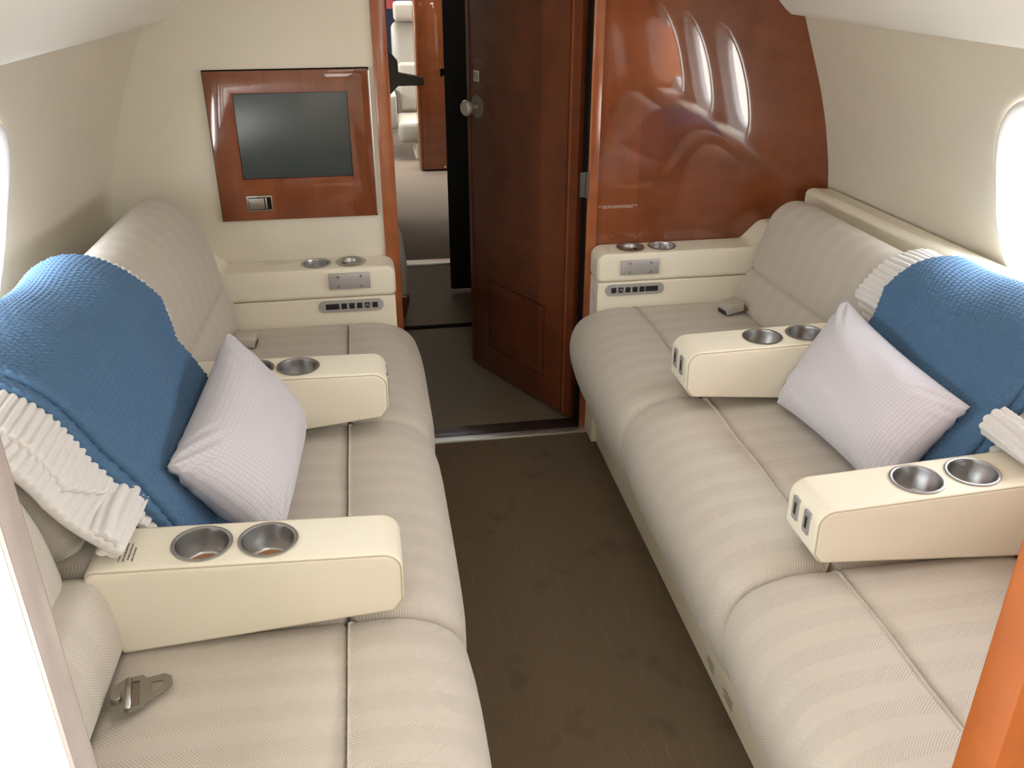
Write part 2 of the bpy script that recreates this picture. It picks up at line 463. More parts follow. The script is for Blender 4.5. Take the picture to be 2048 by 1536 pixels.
def build_window(c, side):
    win_n[0] += 1
    root = bpy.data.objects.new('window_%d' % win_n[0], None); COL.objects.link(root)
    root.location = (hull(WZ, c, side), c, WZ); root['kind'] = 'structure'
    K = 64; V, F = [], []
    rings = [(1.05, -.006), (1.03, -.011), (1.0, -.011), (.965, -.003), (.92, .006), (.85, .017), (.805, .024), (.79, .028), (.79, .05)]
    for s, d in rings:
        for k in range(K):
            a = 2 * pi * k / K; sq = 1 / (abs(cos(a)) ** 2.5 + abs(sin(a)) ** 2.5) ** (1 / 2.5)
            y, z = c + WA * s * cos(a) * sq, WZ + WB * s * sin(a) * sq
            V.append((hull(z, y, side) + side * d, y, z))
    for i in range(len(rings) - 1):
        for k in range(K): F.append((i * K + k, i * K + (k + 1) % K, (i + 1) * K + (k + 1) % K, (i + 1) * K + k))
    mesh('window_frame', V, F, M['reveal'], root)
    V = []
    for dd in (.031, .035):
        for k in range(K):
            a = 2 * pi * k / K; sq = 1 / (abs(cos(a)) ** 2.5 + abs(sin(a)) ** 2.5) ** (1 / 2.5)
            y, z = c + WA * .795 * cos(a) * sq, WZ + WB * .795 * sin(a) * sq
            V.append((hull(z, y, side) + side * dd, y, z))
    F = [tuple(range(K)), tuple(range(K, 2 * K))] + [(k, (k + 1) % K, K + (k + 1) % K, K + k) for k in range(K)]
    mesh('pane', V, F, M['pane'], root)
    # sky portal just outside the pane
    la = bpy.data.lights.new('window_daylight', 'AREA'); la.shape = 'RECTANGLE'; la.size = WA * 1.7; la.size_y = WB * 1.7
    la.cycles.is_portal = True
    lo = bpy.data.objects.new('window_daylight', la); COL.objects.link(lo)
    lo.location = (hull(WZ, c, side) + side * .085, c, WZ)
    lo.rotation_euler = Vector((-side, 0, 0)).to_track_quat('-Z', 'Y').to_euler()
YREAR = -1.35
build_wall('wall_left', -1, YREAR, YB, WYL)
build_wall('wall_right', 1, YREAR, YB, WY)

# headliner: valance above each side wall and the crowned centre panel
def headliner(name, side, y_from, y_to):
    base = [(XL[-1], 1.383), (-.572, 1.386), (-.536, 1.389), (-.515, 1.405), (-.474, 1.445), (-.40, 1.507), (-.25, 1.60), (-.05, 1.675), (.18, 1.715), (XC, 1.725)]
    if side > 0: base = [(2 * XC - x + (.012 if z < 1.5 else 0), z) for x, z in base]
    V, F = [], []
    K = len(base)
    ys = [y_from + (y_to - y_from) * i / 12 for i in range(13)]
    for y in ys:
        for k, (x, z) in enumerate(base):
            w = 1 if k < 6 else max(0, 1 - (k - 5) / 4)
            V.append((x + side * (TAPER if side > 0 else TAPER_L) * max(0, YB - y) * w, y, z))
    for i in range(12):
        for k in range(K - 1): F.append((i * K + k, i * K + k + 1, (i + 1) * K + k + 1, (i + 1) * K + k))
    o = mesh(name, V, F, M['ceil'], sharp=50); tag(o, kind='structure'); return o
headliner('ceiling', -1, YREAR, YB); headliner('ceiling', 1, YREAR, YB)

# floors
tag(box('floor', (-1.0, YREAR, -.03), (1.8, YB - .02, 0), M['carpet']), kind='structure')
def hex_floor():
    x0, x1, y0, y1 = .0, .8, YB + .07, 4.66
    w = .0205; h = w * .62; V, F, MI = [], [], []
    row = 0; y = y0
    dy = h * .75; dx = w
    cen = {}
    R = int((y1 - y0) / dy) + 1; Cc = int((x1 - x0) / dx) + 1
    vid = {}
    def vv(x, y, z=0.0):
        k = (round(x, 4), round(y, 4), round(z, 4))
        if k not in vid: vid[k] = len(V); V.append((x, y, z))
        return vid[k]
    for r in range(R):
        for c in range(Cc):
            cx = x0 + c * dx + (r % 2) * dx / 2; cy = y0 + r * dy
            o6 = [(cx + w / 2 * a, cy + h / 2 * b) for a, b in ((0, 1), (1, .5), (1, -.5), (0, -1), (-1, -.5), (-1, .5))]
            i6 = [(cx + w / 2 * a * .89, cy + h / 2 * b * .87) for a, b in ((0, 1), (1, .5), (1, -.5), (0, -1), (-1, -.5), (-1, .5))]
            oo = [vv(*p, .001) for p in o6]; ii = [vv(*p, .001) for p in i6]
            F.append(tuple(ii[::-1])); MI.append(0)
            for k in range(6): F.append((oo[k], oo[(k + 1) % 6], ii[(k + 1) % 6], ii[k])); MI.append(1)
    me = bpy.data.meshes.new('floor'); me.from_pydata(V, [], F); me.materials.append(M['hex']); me.materials.append(M['hexline'])
    me.polygons.foreach_set('material_index', MI); me.update()
    o = bpy.data.objects.new('floor', me); COL.objects.link(o); tag(o, kind='structure')
hex_floor()
tag(box('floor', (-1.0, YB + .06, -.04), (1.8, 4.70, 0.0), M['hex']), kind='structure')
tag(box('floor', (-1.0, 4.70, -.03), (1.8, 9.6, 0), M['carpet2']), kind='structure')

# forward bulkhead
def bulk_poly(side, x_in):
    pts = [(x_in, 0), (x_in, 1.78)]
    for z in (1.78, 1.6, 1.383): pts.append((hull(min(z, 1.383), YB, side) + side * .05, z))
    for z in (1.2, 1.0, .8, .6, .4, .2, 0): pts.append((hull(z, YB, side) + side * .05, z))
    return pts
wfl = prism('wall_forward_left', bulk_poly(-1, .038), YB, YB + .045, M['bulk']); tag(wfl, kind='structure')
wfr = prism('wall_forward_right', bulk_poly(1, .722), YB, YB + .045, M['wood']); tag(wfr, kind='structure')
tag(box('wall_forward_header', (.06, YB, 1.62), (.70, YB + .045, 1.80), M['wood']), kind='structure')
tag(box('trim_1', (.038, YB - .012, 0), (.082, YB + .06, 1.63), M['wood_trim'], bev=.004), kind='structure')
tag(box('trim_2', (.690, YB - .008, 0), (.7245, YB + .06, 1.63), M['wood_trim'], bev=.003), kind='structure')
tag(box('trim_3', (.6845, YB - .004, 0), (.6905, YB + .05, 1.63), M['gap']), kind='structure')
# sill: dark band with a polished strip in front
tag(box('trim_4', (.02, YB + .0, -.01), (.74, YB + .07, .006), M['sill'], bev=.002), kind='structure')
tag(box('trim_5', (.02, YB - .035, -.01), (.74, YB + .0, .007), M['chrome'], bev=.003), kind='structure')
tag(box('trim_6', (.0, 3.775, -.01), (.8, 3.81, .006), M['gap'], bev=.002), kind='structure')
tag(box('trim_7', (.0, 4.66, -.01), (.8, 4.73, .012), M['chrome'], bev=.004), kind='structure')
text('placard', 'SEAT BELT AND SHOULDER HARNESS MUST BE\nUSED FOR TAKEOFF AND LANDING', .0062, (.7945, YB - .0006, .815), (pi / 2, 0, 0), M['print'], wfr)

# rear of the cabin (behind and beside the camera)
tag(prism('wall_rear', [(-1.15, 0), (-1.15, 1.8), (1.9, 1.8), (1.9, 0)], YREAR - .05, YREAR, M['bulk']), kind='structure')
tag(box('wall_rear_left', (-1.05, .566, 0), (-.2745, .602, 1.72), M['laminate'], bev=.003), kind='structure')
tag(box('trim_8', (-.2750, .565, 0), (-.2700, .603, 1.72), M['greytrim'], bev=.004), kind='structure')
tag(box('wall_rear_right', (.640, .56, 0), (1.80, .60, 1.72), M['wood_near'], bev=.003), kind='structure')
tag(box('trim_9', (.585, .552, 0), (.636, .606, 1.72), M['wood_near'], bev=.004), kind='structure')
tag(box('trim_10', (.634, .556, 0), (.642, .598, 1.72), M['gap']), kind='structure')

# vestibule and forward cabin shell
tag(box('wall_vestibule_left', (-.12, YB + .06, 0), (-.08, 4.7, 1.85), M['bulk']), kind='structure')
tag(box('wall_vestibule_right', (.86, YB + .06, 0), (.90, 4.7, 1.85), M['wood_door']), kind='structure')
tag(box('ceiling', (-.12, YB + .045, 1.80), (.9, 4.72, 1.84), M['ceil']), kind='structure')
build_wall('wall_left', -1, 4.72, 9.4, WYF)
build_wall('wall_right', 1, 4.72, 9.4, WYF)
headliner('ceiling', -1, 4.72, 9.4); headliner('ceiling', 1, 4.72, 9.4)
tag(box('wall_far', (-.9, 9.4, 0), (1.7, 9.44, 1.8), M['bulk']), kind='structure')
tag(box('wall_light_block', (-.9, 4.70, 0), (.02, 5.70, 1.8), M['wood_door']), kind='structure')  # unseen block added to keep the carpet just past the vestibule dark
tag(box('wall_light_block', (.84, 4.70, 0), (1.7, 5.70, 1.8), M['wood_door']), kind='structure')  # matching unseen light block on the right

# ------------------------------------------------------------------ door standing ajar
def door():
    H = Vector((.667, 2.815, 0)); u = Vector((-.45219639, .8919184, 0)); nb = Vector((.8919184, .45219639, 0)); up = Vector((0, 0, 1))
    fr = (H, u, up, nb)
    root = bpy.data.objects.new('door_1', None); COL.objects.link(root); root.location = H; root['kind'] = 'structure'
    W = .641; z0, z1 = .018, 1.64
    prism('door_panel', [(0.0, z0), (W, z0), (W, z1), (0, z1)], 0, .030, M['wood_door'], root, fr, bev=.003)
    def bar(nm, a0, a1, b0, b1, t, mt): return prism(nm, [(a0, b0), (a1, b0), (a1, b1), (a0, b1)], -t, .002, mt, root, fr)
    bar('moulding', .036, .0405, z0 + .004, z1 - .004, .0035, M['wood_trim'])
    bar('moulding', .052, .062, z0 + .004, z1 - .004, .004, M['wood_door'])
    bar('moulding', .6165, .6195, z0 + .004, z1 - .004, .002, M['wood_door'])
    g = .0014
    for a0, a1, b0, b1 in ((.160, .51, .404, .4075), (.160, .51, .127, .129), (.1595, .162, .127, .4075), (.508, .510, .127, .4075)):
        bar('kick_panel_seam', a0, a1, b0, b1, g * .4, M['gap'])
    k = H + u * .571 + up * 1.05
    lathe('knob_rose', [(.041, -.002), (.041, .002), (.034, .006), (.014, .008), (.012, .012)], k, -nb, M['steel_dark'], root)
    lathe('door_knob', [(.010, .008), (.0095, .022), (.014, .030), (.024, .038), (.0275, .046), (.0275, .054), (.024, .0585), (.0225, .0585), (.021, .0565), (.0, .058)], k, -nb, M['buckle'], root)
    # no smoking placard
    pc = H + u * .574 + up * 1.156
    s = lathe
    def pp(p, dn): return pc + u * -p[0] + up * p[1] - nb * dn
    rect = fillet([(-.017, -.019), (.017, -.019), (.017, .019), (-.017, .019)], .003)
    plc = prism('placard', [tuple(p) for p in rect], -.0012, .001, M['sticker'], root, (pc, -u, up, nb))
    ring = [(.0125 * cos(a), .0125 * sin(a)) for a in np.linspace(0, 2 * pi, 40, endpoint=False)]
    tube('ring', [pp(p, .0014) for p in ring], .0011, M['print_dark'], plc, True, 6)
    tube('slash', [pp((-.0085, .0085), .0014), pp((.0085, -.0085), .0014)], .001, M['print_dark'], plc)
    tube('cigarette', [pp((-.009, -.001), .0014), pp((.006, -.001), .0014)], .0014, M['print_dark'], plc)
    tube('smoke', [pp((.006, .001), .0014), pp((.005, .004), .0014), pp((.007, .007), .0014)], .0006, M['print_dark'], plc)
    # lines of fine print above and below (too small to read)
    def lines(nm, zc, widths, off):
        bm_v, bm_f = [], []
        for i, w in enumerate(widths):
            z = zc - i * .0058; x = -w / 2
            while x < w / 2 - .002:
                l = random.choice((.004, .006, .008, .0095)); l = min(l, w / 2 - x)
                b0 = len(bm_v)
                for a, b in ((x, z), (x + l, z), (x + l, z + .0022), (x, z + .0022)):
                    bm_v.append(H + u * (.566 - a) + up * b - nb * .0005)
                bm_f.append((b0, b0 + 1, b0 + 2, b0 + 3)); x += l + .0016
        mesh(nm, bm_v, bm_f, M['print_dim'], root, False)
    lines('fine_print', 1.212, (.040, .068, .066, .050, .042, .034), 0)
    lines('fine_print', 1.131, (.044, .064, .046, .042), 0)
    # hinge on the jamb
    hz = .893
    hb = box('hinge', (.664, YB - .010, hz - .040), (.686, YB - .006, hz + .040), M['hinge'], root, .001)
    lathe('hinge_pin', [(.0045, -.042), (.0045, .042)], (.6865, YB - .011, hz), (0, 0, 1), M['hinge'], hb, 16)
door()
d2 = box('door_2', (.372, 4.215, .02), (.80, 4.25, 1.80), M['darkdoor'], None, .008, 3); d2['kind'] = 'structure'
lathe('door_knob', [(.012, 0), (.016, .006), (.021, .012), (.021, .018), (.0, .021)], (.372, 4.232, 1.055), (-1, 0, 0), M['black'], d2)

# ------------------------------------------------------------------ sofas
UVR = lambda c: np.column_stack([c[:, 0] + c[:, 2], c[:, 1]])
UVL = lambda c: np.column_stack([-c[:, 0] + c[:, 2], c[:, 1]])
def crown(V, cx, wx, y0, y1, z_top, amt):
    """soft pillowed crown on the upper faces"""
    fy = np.clip(1 - ((V[:, 1] - (y0 + y1) / 2) / ((y1 - y0) / 2)) ** 4, 0, 1)
    fx = np.clip(1 - ((V[:, 0] - cx) / wx) ** 4, 0, 1)
    top = np.clip((V[:, 2] - (z_top - .05)) / .05, 0, 1)
    V[:, 2] += amt * fy * fx * top
    return V

def cup(parent, c, r=.047, cork=False, depth=.075, up=(0, 0, 1), mat='steel'):
    prof = [(r, .000), (r + .0025, .0022), (r - .001, .0034), (r - .004, .002), (r - .0055, -.004), (r - .007, -depth + .006), (r - .013, -depth), (0, -depth)]
    cp = lathe('cup_holder', prof, c, up, M[mat], parent, 48, 50, cap=False)
    if cork:
        a = Vector(up).normalized()
        lathe('cork_disc', [(r - .0145, 0), (r - .0145, .004), (0, .004)], Vector(c) - a * (depth - .001), up, M['cork'], cp, 32)
    return cp

def armrest(root, sgn, y0, y1, X, zt0, zt1, zb0, zb1, cups, cork, ports, tilt):
    """fold-down arm; X = (aisle end x, rear x top, rear x bottom); z at (rear, aisle)"""
    xa, xrt, xrb = X
    poly = [(xa, zt1), (xrt, zt0), (xrb, zb0), (xa + sgn * .018, zb1 - .002), (xa + sgn * .002, zb1 + .02)]
    prof = fillet(poly, [.034, .02, .012, .010, .02], 7, .02)
    o = loft('armrest', prof, y0, y1, .0098, M['cream'], root, ns=5, mid=3, sharp=35)
    sl = (zt1 - zt0) / (xa - xrt)
    up = Vector((-sl, 0, 1)).normalized()
    cutters, cc = [], []
    for cx in cups:
        z = zt0 + sl * (cx - xrt); c = Vector((cx, (y0 + y1) / 2, z)); cc.append(c)
        cutters.append(cyl_cut(c, .0455, -.056, .03, up))
    cut(o, cutters)
    for i, c in enumerate(cc): cup(o, c, .048, cork[i], .050, up)
    # piped seams along both sides
    n = normals2(prof)
    for yy in (y0 + .0024, y1 - .0024):
        pr = prof - n * .0036
        tube('piping', [(p[0], yy, p[1]) for p in pr], .0017, M['cream_seam'], o, True, 6)
    if ports:
        for yc in ((y0 + y1) / 2 + .023, (y0 + y1) / 2 - .023):
            zc = (zt1 + zb1) / 2 + .012
            xx = xa - sgn * .0025
            P = fillet([(-.0115, -.024), (.0115, -.024), (.0115, .024), (-.0115, .024)], .003)
            fr = (Vector((xa, yc, zc)), Vector((0, 1, 0)), Vector((0, 0, 1)), Vector((-sgn, 0, 0)))
            pt = prism('port', [tuple(p) for p in P], -.004, .0022, M['plate'], o, fr, bev=.0006)
            prism('port_slot', [(-.004, -.0125), (.004, -.0125), (.004, .0125), (-.004, .0125)], .0012, .0026, M['black'], pt, fr)
    return o

def sofa(side):
    left = side < 0
    root = empty('divan_sofa', (XC + side * .62, 1.65, 0),
                 'cream herringbone three seat divan along the left wall, under the wall panel with the screen' if left else
                 'cream herringbone three seat divan along the right wall, under the glossy wood bulkhead', 'sofa', 'facing divans')
    sg = side
    UV = UVL if left else UVR
    zs = .510
    bnd = [.63, 1.275, 2.005, 2.664]
    seam = -.092 if left else .838
    fr = .118 if left else .622             # front most x of the seat roll
    bf = .035 if left else .728             # base front x
    bk = -.455 if left else 1.185           # where seat meets back
    # base box
    xin = -.72 if left else 1.45
    prof = fillet([(bf, .0), (bf, .175), (xin, .175), (xin, .0)], [.004, .02, .01, .004], 4)
    loft('base', prof, .62, 2.656, .006, M['base'], root, sharp=40)
    # little greeked placard lines low on the aisle face of the right base
    if not left:
        for (yy, n) in ((1.50, 4), (1.385, 4)):
            v, f = [], []
            for i in range(n):
                b0 = len(v); z = .048 - i * .007; w = (.05, .06, .044, .056)[i] if yy < 1.45 else (.045, .04, .05, .03)[i]
                for a, b in ((yy, z), (yy + w, z), (yy + w, z + .003), (yy, z + .003)): v.append((bf - .0006, a, b))
                f.append((b0, b0 + 1, b0 + 2, b0 + 3))
            mesh('fine_print', v, f, M['print_dark'], root, False)
    s = sg
    for i in range(3):
        y0, y1 = bnd[i], bnd[i + 1]
        # front roll
        P = [(seam - s * .0008, zs - .014), (seam - s * .006, zs - .001), (seam - s * .05, zs + .004), (seam - s * .11, zs - .002), (fr + s * .045, zs - .026), (fr + s * .012, zs - .065),
             (fr, zs - .125), (fr + s * .012, zs - .20), (fr + s * .04, zs - .27), (fr + s * .075, zs - .335), (fr + s * .095, zs - .350), (seam - s * .06, .162), (seam - s * .004, .165), (seam - s * .0008, .30)]
        prof = catmull(P, 6)
        def shp(V, y0=y0, y1=y1):
            fy = np.clip(1 - np.abs((V[:, 1] - (y0 + y1) / 2) / ((y1 - y0) / 2)) ** 5, 0, 1)
            out = np.clip((seam - V[:, 0]) * s / .15, 0, 1)
            V[:, 0] -= s * .012 * fy * out
            V[:, 2] += .006 * fy * np.clip((V[:, 2] - .46) / .04, 0, 1) + .002 * np.sin(V[:, 1] * 23 + V[:, 0] * 17)
            return V
        loft('seat_front', prof, y0 + .001, y1 - .001, .024, M['fab'], root, uv=UV, shape=shp, ns=6, mid=10)
        # rear seat cushion
        P = fillet([(seam + s * .0008, zs + .001), (bk + s * .03, zs + .001), (bk + s * .05, .36), (seam + s * .0008, .36)], [.010, .03, .02, .01], 6, .02)
        loft('seat_cushion', P, y0 + .001, y1 - .001, .020, M['fab'], root, uv=UV, ns=6, mid=10,
             shape=lambda V, y0=y0, y1=y1: crown(V, (seam + bk) / 2, abs(bk - seam) / 2, y0, y1, zs, .010))
    # backs: upper roll and lumbar pad per seat
    BT = .055
    for i in range(3):
        y0, y1 = bnd[i] + .004, bnd[i + 1] - .004
        if i == 2: y1 = 2.655
        if left:
            up = [(-.452, .668), (-.450, .70), (-.459, .766), (-.473, .815), (-.488, .858), (-.515, .903), (-.545, .933), (-.575, .948), (-.612, .949), (-.655, .924), (-.690, .885), (-.70, .80), (-.66, .70), (-.58, .66), (-.49, .655)]
            lum = [(-.462, .505), (-.430, .52), (-.424, .56), (-.428, .615), (-.440, .655), (-.457, .672), (-.50, .676), (-.60, .67), (-.64, .60), (-.62, .50), (-.55, .46), (-.49, .47)]
        else:
            up = [(1.222, .628), (1.220, .66), (1.232, .711), (1.255, .792), (1.276, .826), (1.306, .848), (1.339, .853), (1.378, .842), (1.403, .815), (1.41, .76), (1.39, .68), (1.34, .62), (1.26, .612)]
            lum = [(1.190, .49), (1.168, .525), (1.172, .555), (1.190, .595), (1.206, .622), (1.23, .632), (1.28, .63), (1.36, .62), (1.38, .55), (1.34, .47), (1.24, .46)]
        rr = .05 if not left else .055
        loft('backrest', catmull(up, 5), y0, y1, rr, M['fab'], root, shift=sg * BT, yref=2.62, uv=UV, ns=7, mid=8)
        loft('lumbar_pad', catmull(lum, 5), y0, y1, .04, M['fab'], root, shift=sg * BT * .5, yref=2.62, uv=UV, ns=7, mid=8)
    # arms
    if left:
        armrest(root, -1, 1.238, 1.362, (.012, -.505, -.468), .690, .668, .514, .548, (-.321, -.213), (True, True), False, 0)
        armrest(root, -1, 1.918, 2.045, (.012, -.50, -.463), .690, .680, .515, .566, (-.302, -.197), (False, False), True, 0)
    else:
        armrest(root, 1, 1.238, 1.362, (.764, 1.27, 1.23), .690, .666, .514, .552, (1.103, .989), (False, True), True, 0)
        armrest(root, 1, 1.910, 2.036, (.748, 1.26, 1.22), .690, .680, .515, .560, (1.083, .967), (False, False), True, 0)
    return root
sofa_l, sofa_r = sofa(-1), sofa(1)
# faint print on the near left arm, half under the throw
def greek(name, rows, O, A, B, mat, parent, h=.0022, gap=.0016):
    v, f = [], []
    for (a0, a1, b) in rows:
        x = a0
        while x < a1 - .001:
            l = min(random.choice((.003, .005, .007)), a1 - x); b0 = len(v)
            for p, q in ((x, b), (x + l, b), (x + l, b + h), (x, b + h)): v.append(O + A * p + B * q)
            f.append((b0, b0 + 1, b0 + 2, b0 + 3)); x += l + gap
    return mesh(name, v, f, mat, parent, False)
near_arm = [c for c in sofa_l.children if c.name.startswith('armrest')][0]
greek('fine_print', [(0, .045, 0), (0, .05, .007), (.004, .05, .014), (0, .036, .021)], Vector((-.448, 1.262, .6892)), Vector((0, 1, 0)), Vector((1, 0, -.043)), M['print_dark'], near_arm)

# ------------------------------------------------------------------ consoles at the bulkhead
def console(side):
    left = side < 0; s = side
    root = empty('side_console', (XC + s * .55, 2.715, 0),
                 'cream leather console with cup well and ashtray below the left wall screen' if left else
                 'cream leather console with cup well and ashtray below the right glossy wood panel', 'console', 'bulkhead consoles')
    xi = .062 if left else .708
    xo = -.62 if left else 1.40
    k0, k1 = (-.455, -.515) if left else (1.232, 1.285)
    zt = .692
    body = [(xi + s * .004, .0), (xi + s * .004, .5932), (xo, .5932), (xo, .0)]
    loft('body', fillet(body, [.004, .004, .01, .004], 3), 2.663, YB - .002, .003, M['cream'], root, sharp=40)
    top = [(xi, .5945), (xi, zt), (k0, zt), (k1, zt + .062), (xo, zt + .066), (xo, .594)]
    pr = fillet(top, [.0145, .030, .03, .03, .01, .01], 6, .03)
    t = loft('top', pr, 2.660, YB - .002, .014, M['cream'], root, ns=5, mid=2, sharp=35)
    cx, ax = ((-.178, -.072) if left else (.936, .830)); yc = 2.716
    cut(t, [cyl_cut(Vector((cx, yc, zt)), .0415, -.07, .03), cyl_cut(Vector((ax, yc, zt)), .0415, -.05, .03)])
    cup(t, (cx, yc, zt), .044, False, .055)
    r = .044
    at = lathe('ashtray', [(r, 0), (r + .003, .003), (r - .003, .006), (r - .010, .004), (r - .013, -.004), (r - .016, -.010), (.020, -.012), (.017, -.006), (.006, -.005), (0, -.006)], (ax, yc, zt), (0, 0, 1), M['steel'], t, 48, 60, cap=False)
    lathe('ashtray_lid_notch', [(.011, -.003), (.011, .0035), (0, .0035)], (ax + (-.026 if left else .014), yc + .004, zt - .009), (0, 0, 1), M['black'], at, 20)
    n = normals2(pr)
    tube('piping', [(p[0], 2.6645, p[1]) for p in pr - n * .0055], .0014, M['cream_seam'], t, True, 6)
    # screwed cover plate
    x0, x1 = (-.142, -.016) if left else (.783, .909)
    pl = box('cover_plate', (x0, 2.648, .622 if not left else .628), (x1, 2.661, .669 if not left else .677), M['plate'], root, .0015)
    zc = .6455 if not left else .6525
    for dx in (-.035, .035):
        for dz in (-.0155, .0155):
            lathe('screw', [(.0042, 0), (.0042, .0012), (.002, .0012), (.0, .0004)], ((x0 + x1) / 2 + dx, 2.648, zc + dz), (0, -1, 0), M['steel_dark'], pl, 14)
    # control panel
    x0, x1 = (-.180, .020) if left else (.737, .934); zc = .5685
    P = fillet([(x0, zc - .019), (x1, zc - .019), (x1, zc + .019), (x0, zc + .019)], .0185, 10)
    cp = prism('control_panel', [tuple(p) for p in P], 2.6575, 2.67, M['plate'], root, None, .0012)
    tb = [x0 + .027 + .0238 * k for k in range(5)]
    if left: tb = [x1 - (x - x0) for x in tb]
    for k, bx in enumerate(tb):
        b = box('button', (bx - .0085, 2.6555, zc - .009), (bx + .0085, 2.659, zc + .009), M['black'], cp, .0012)
        if k == 1:
            tube('icon', [(bx + .0042 * cos(a), 2.6553, zc + .0042 * sin(a)) for a in np.linspace(-.3, pi + .3, 14)], .0007, M['sticker'], b, False, 5)
            tube('icon', [(bx - .0022, 2.6553, zc + .0005), (bx + .0022, 2.6553, zc + .0005)], .0011, M['sticker'], b, False, 5)
            for q in (-1, 1): tube('icon', [(bx + q * .006, 2.6553, zc - .002), (bx + q * .006, 2.6553, zc - .0065)], .0008, M['sticker'], b, False, 5)
    dx = (x1 - .042) if not left else (x0 + .042)
    box('display', (dx - .021, 2.6560, zc - .009), (dx + .021, 2.659, zc + .009), M['black'], cp, .001)
    if left:
        greek('fine_print', [(0, .09, 0), (.012, .085, .009), (.02, .075, .018), (.03, .06, .027)], Vector((-.345, 2.732, zt + .0005)), Vector((1, 0, 0)), Vector((0, 1, 0)), M['cream_seam'], t)
    else:
        xe = xi + s * .004 - .0006
        pk = mesh('placard', [(xe, 2.685, .43), (xe, 2.75, .43), (xe, 2.75, .575), (xe, 2.685, .575)], [(0, 1, 2, 3)], M['laminate'], root, False)
        greek('fine_print', [(.0, .048, -.008 * k) for k in range(5)], Vector((xe - .0005, 2.694, .552)), Vector((0, 1, 0)), Vector((0, 0, 1)), M['faint_red'], pk)
    return root
console(-1); console(1)

# ledge between right back and wall
def ledge():
    V, F = [], []
    prof = fillet([(1.418, .50), (1.418, .855), (1.44, .862), (1.505, .856), (1.505, .50)], [.0, .016, .01, 0, 0], 4)
    o = loft('side_ledge', prof, .62, 2.735, .012, M['cream'], None, shift=TAPER, yref=2.735, mid=4, sharp=40)
    tag(o, 'long cream padded ledge running between right divan back and window wall', 'ledge')
ledge()

# ------------------------------------------------------------------ monitor panel
def monitor():
    root = empty('monitor_panel', (-.21, YB, .83), 'square cherry wood panel with dark screen and recessed latch on cream bulkhead', 'monitor')
    x0, x1, z0, z1 = -.443, .019, .826, 1.259
    box('shadow_gap', (x0 - .003, YB - .004, z0 - .003), (x1 + .003, YB - .001, z1 + .003), M['gap'], root)
    f = box('panel', (x0, YB - .016, z0), (x1, YB - .0035, z1), M['wood'], root, .002)
    box('piano_hinge', (x1 + .0005, YB - .012, z0 + .004), (x1 + .0055, YB - .0035, z1 - .004), M['chrome'], root, .0012)
    sx0, sx1, sz0, sz1 = -.369, -.043, .951, 1.198
    cut(f, [box('cutter', (sx0, YB - .05, sz0), (sx1, YB - .008, sz1), M['black'])])
    box('screen', (sx0 + .001, YB - .0125, sz0 + .001), (sx1 - .001, YB - .007, sz1 - .001), M['screen'], root, .0008)
    lx0, lx1, lz0, lz1 = -.367, -.291, .855, .902
    la = box('latch', (lx0, YB - .0185, lz0), (lx1, YB - .012, lz1), M['steel_dark'], root, .001)
    box('latch_recess', (lx0 + .005, YB - .0190, lz0 + .005), (lx1 - .004, YB - .0178, lz1 - .005), M['gap'], la)
    box('latch_paddle', (lx0 + .0065, YB - .0215, lz0 + .007), (lx1 - .024, YB - .018, lz1 - .007), M['steel_dark'], la, .0008)
    box('latch_bar', (lx1 - .021, YB - .0205, lz0 + .007), (lx1 - .016, YB - .018, lz1 - .007), M['steel'], la, .0006)
monitor()

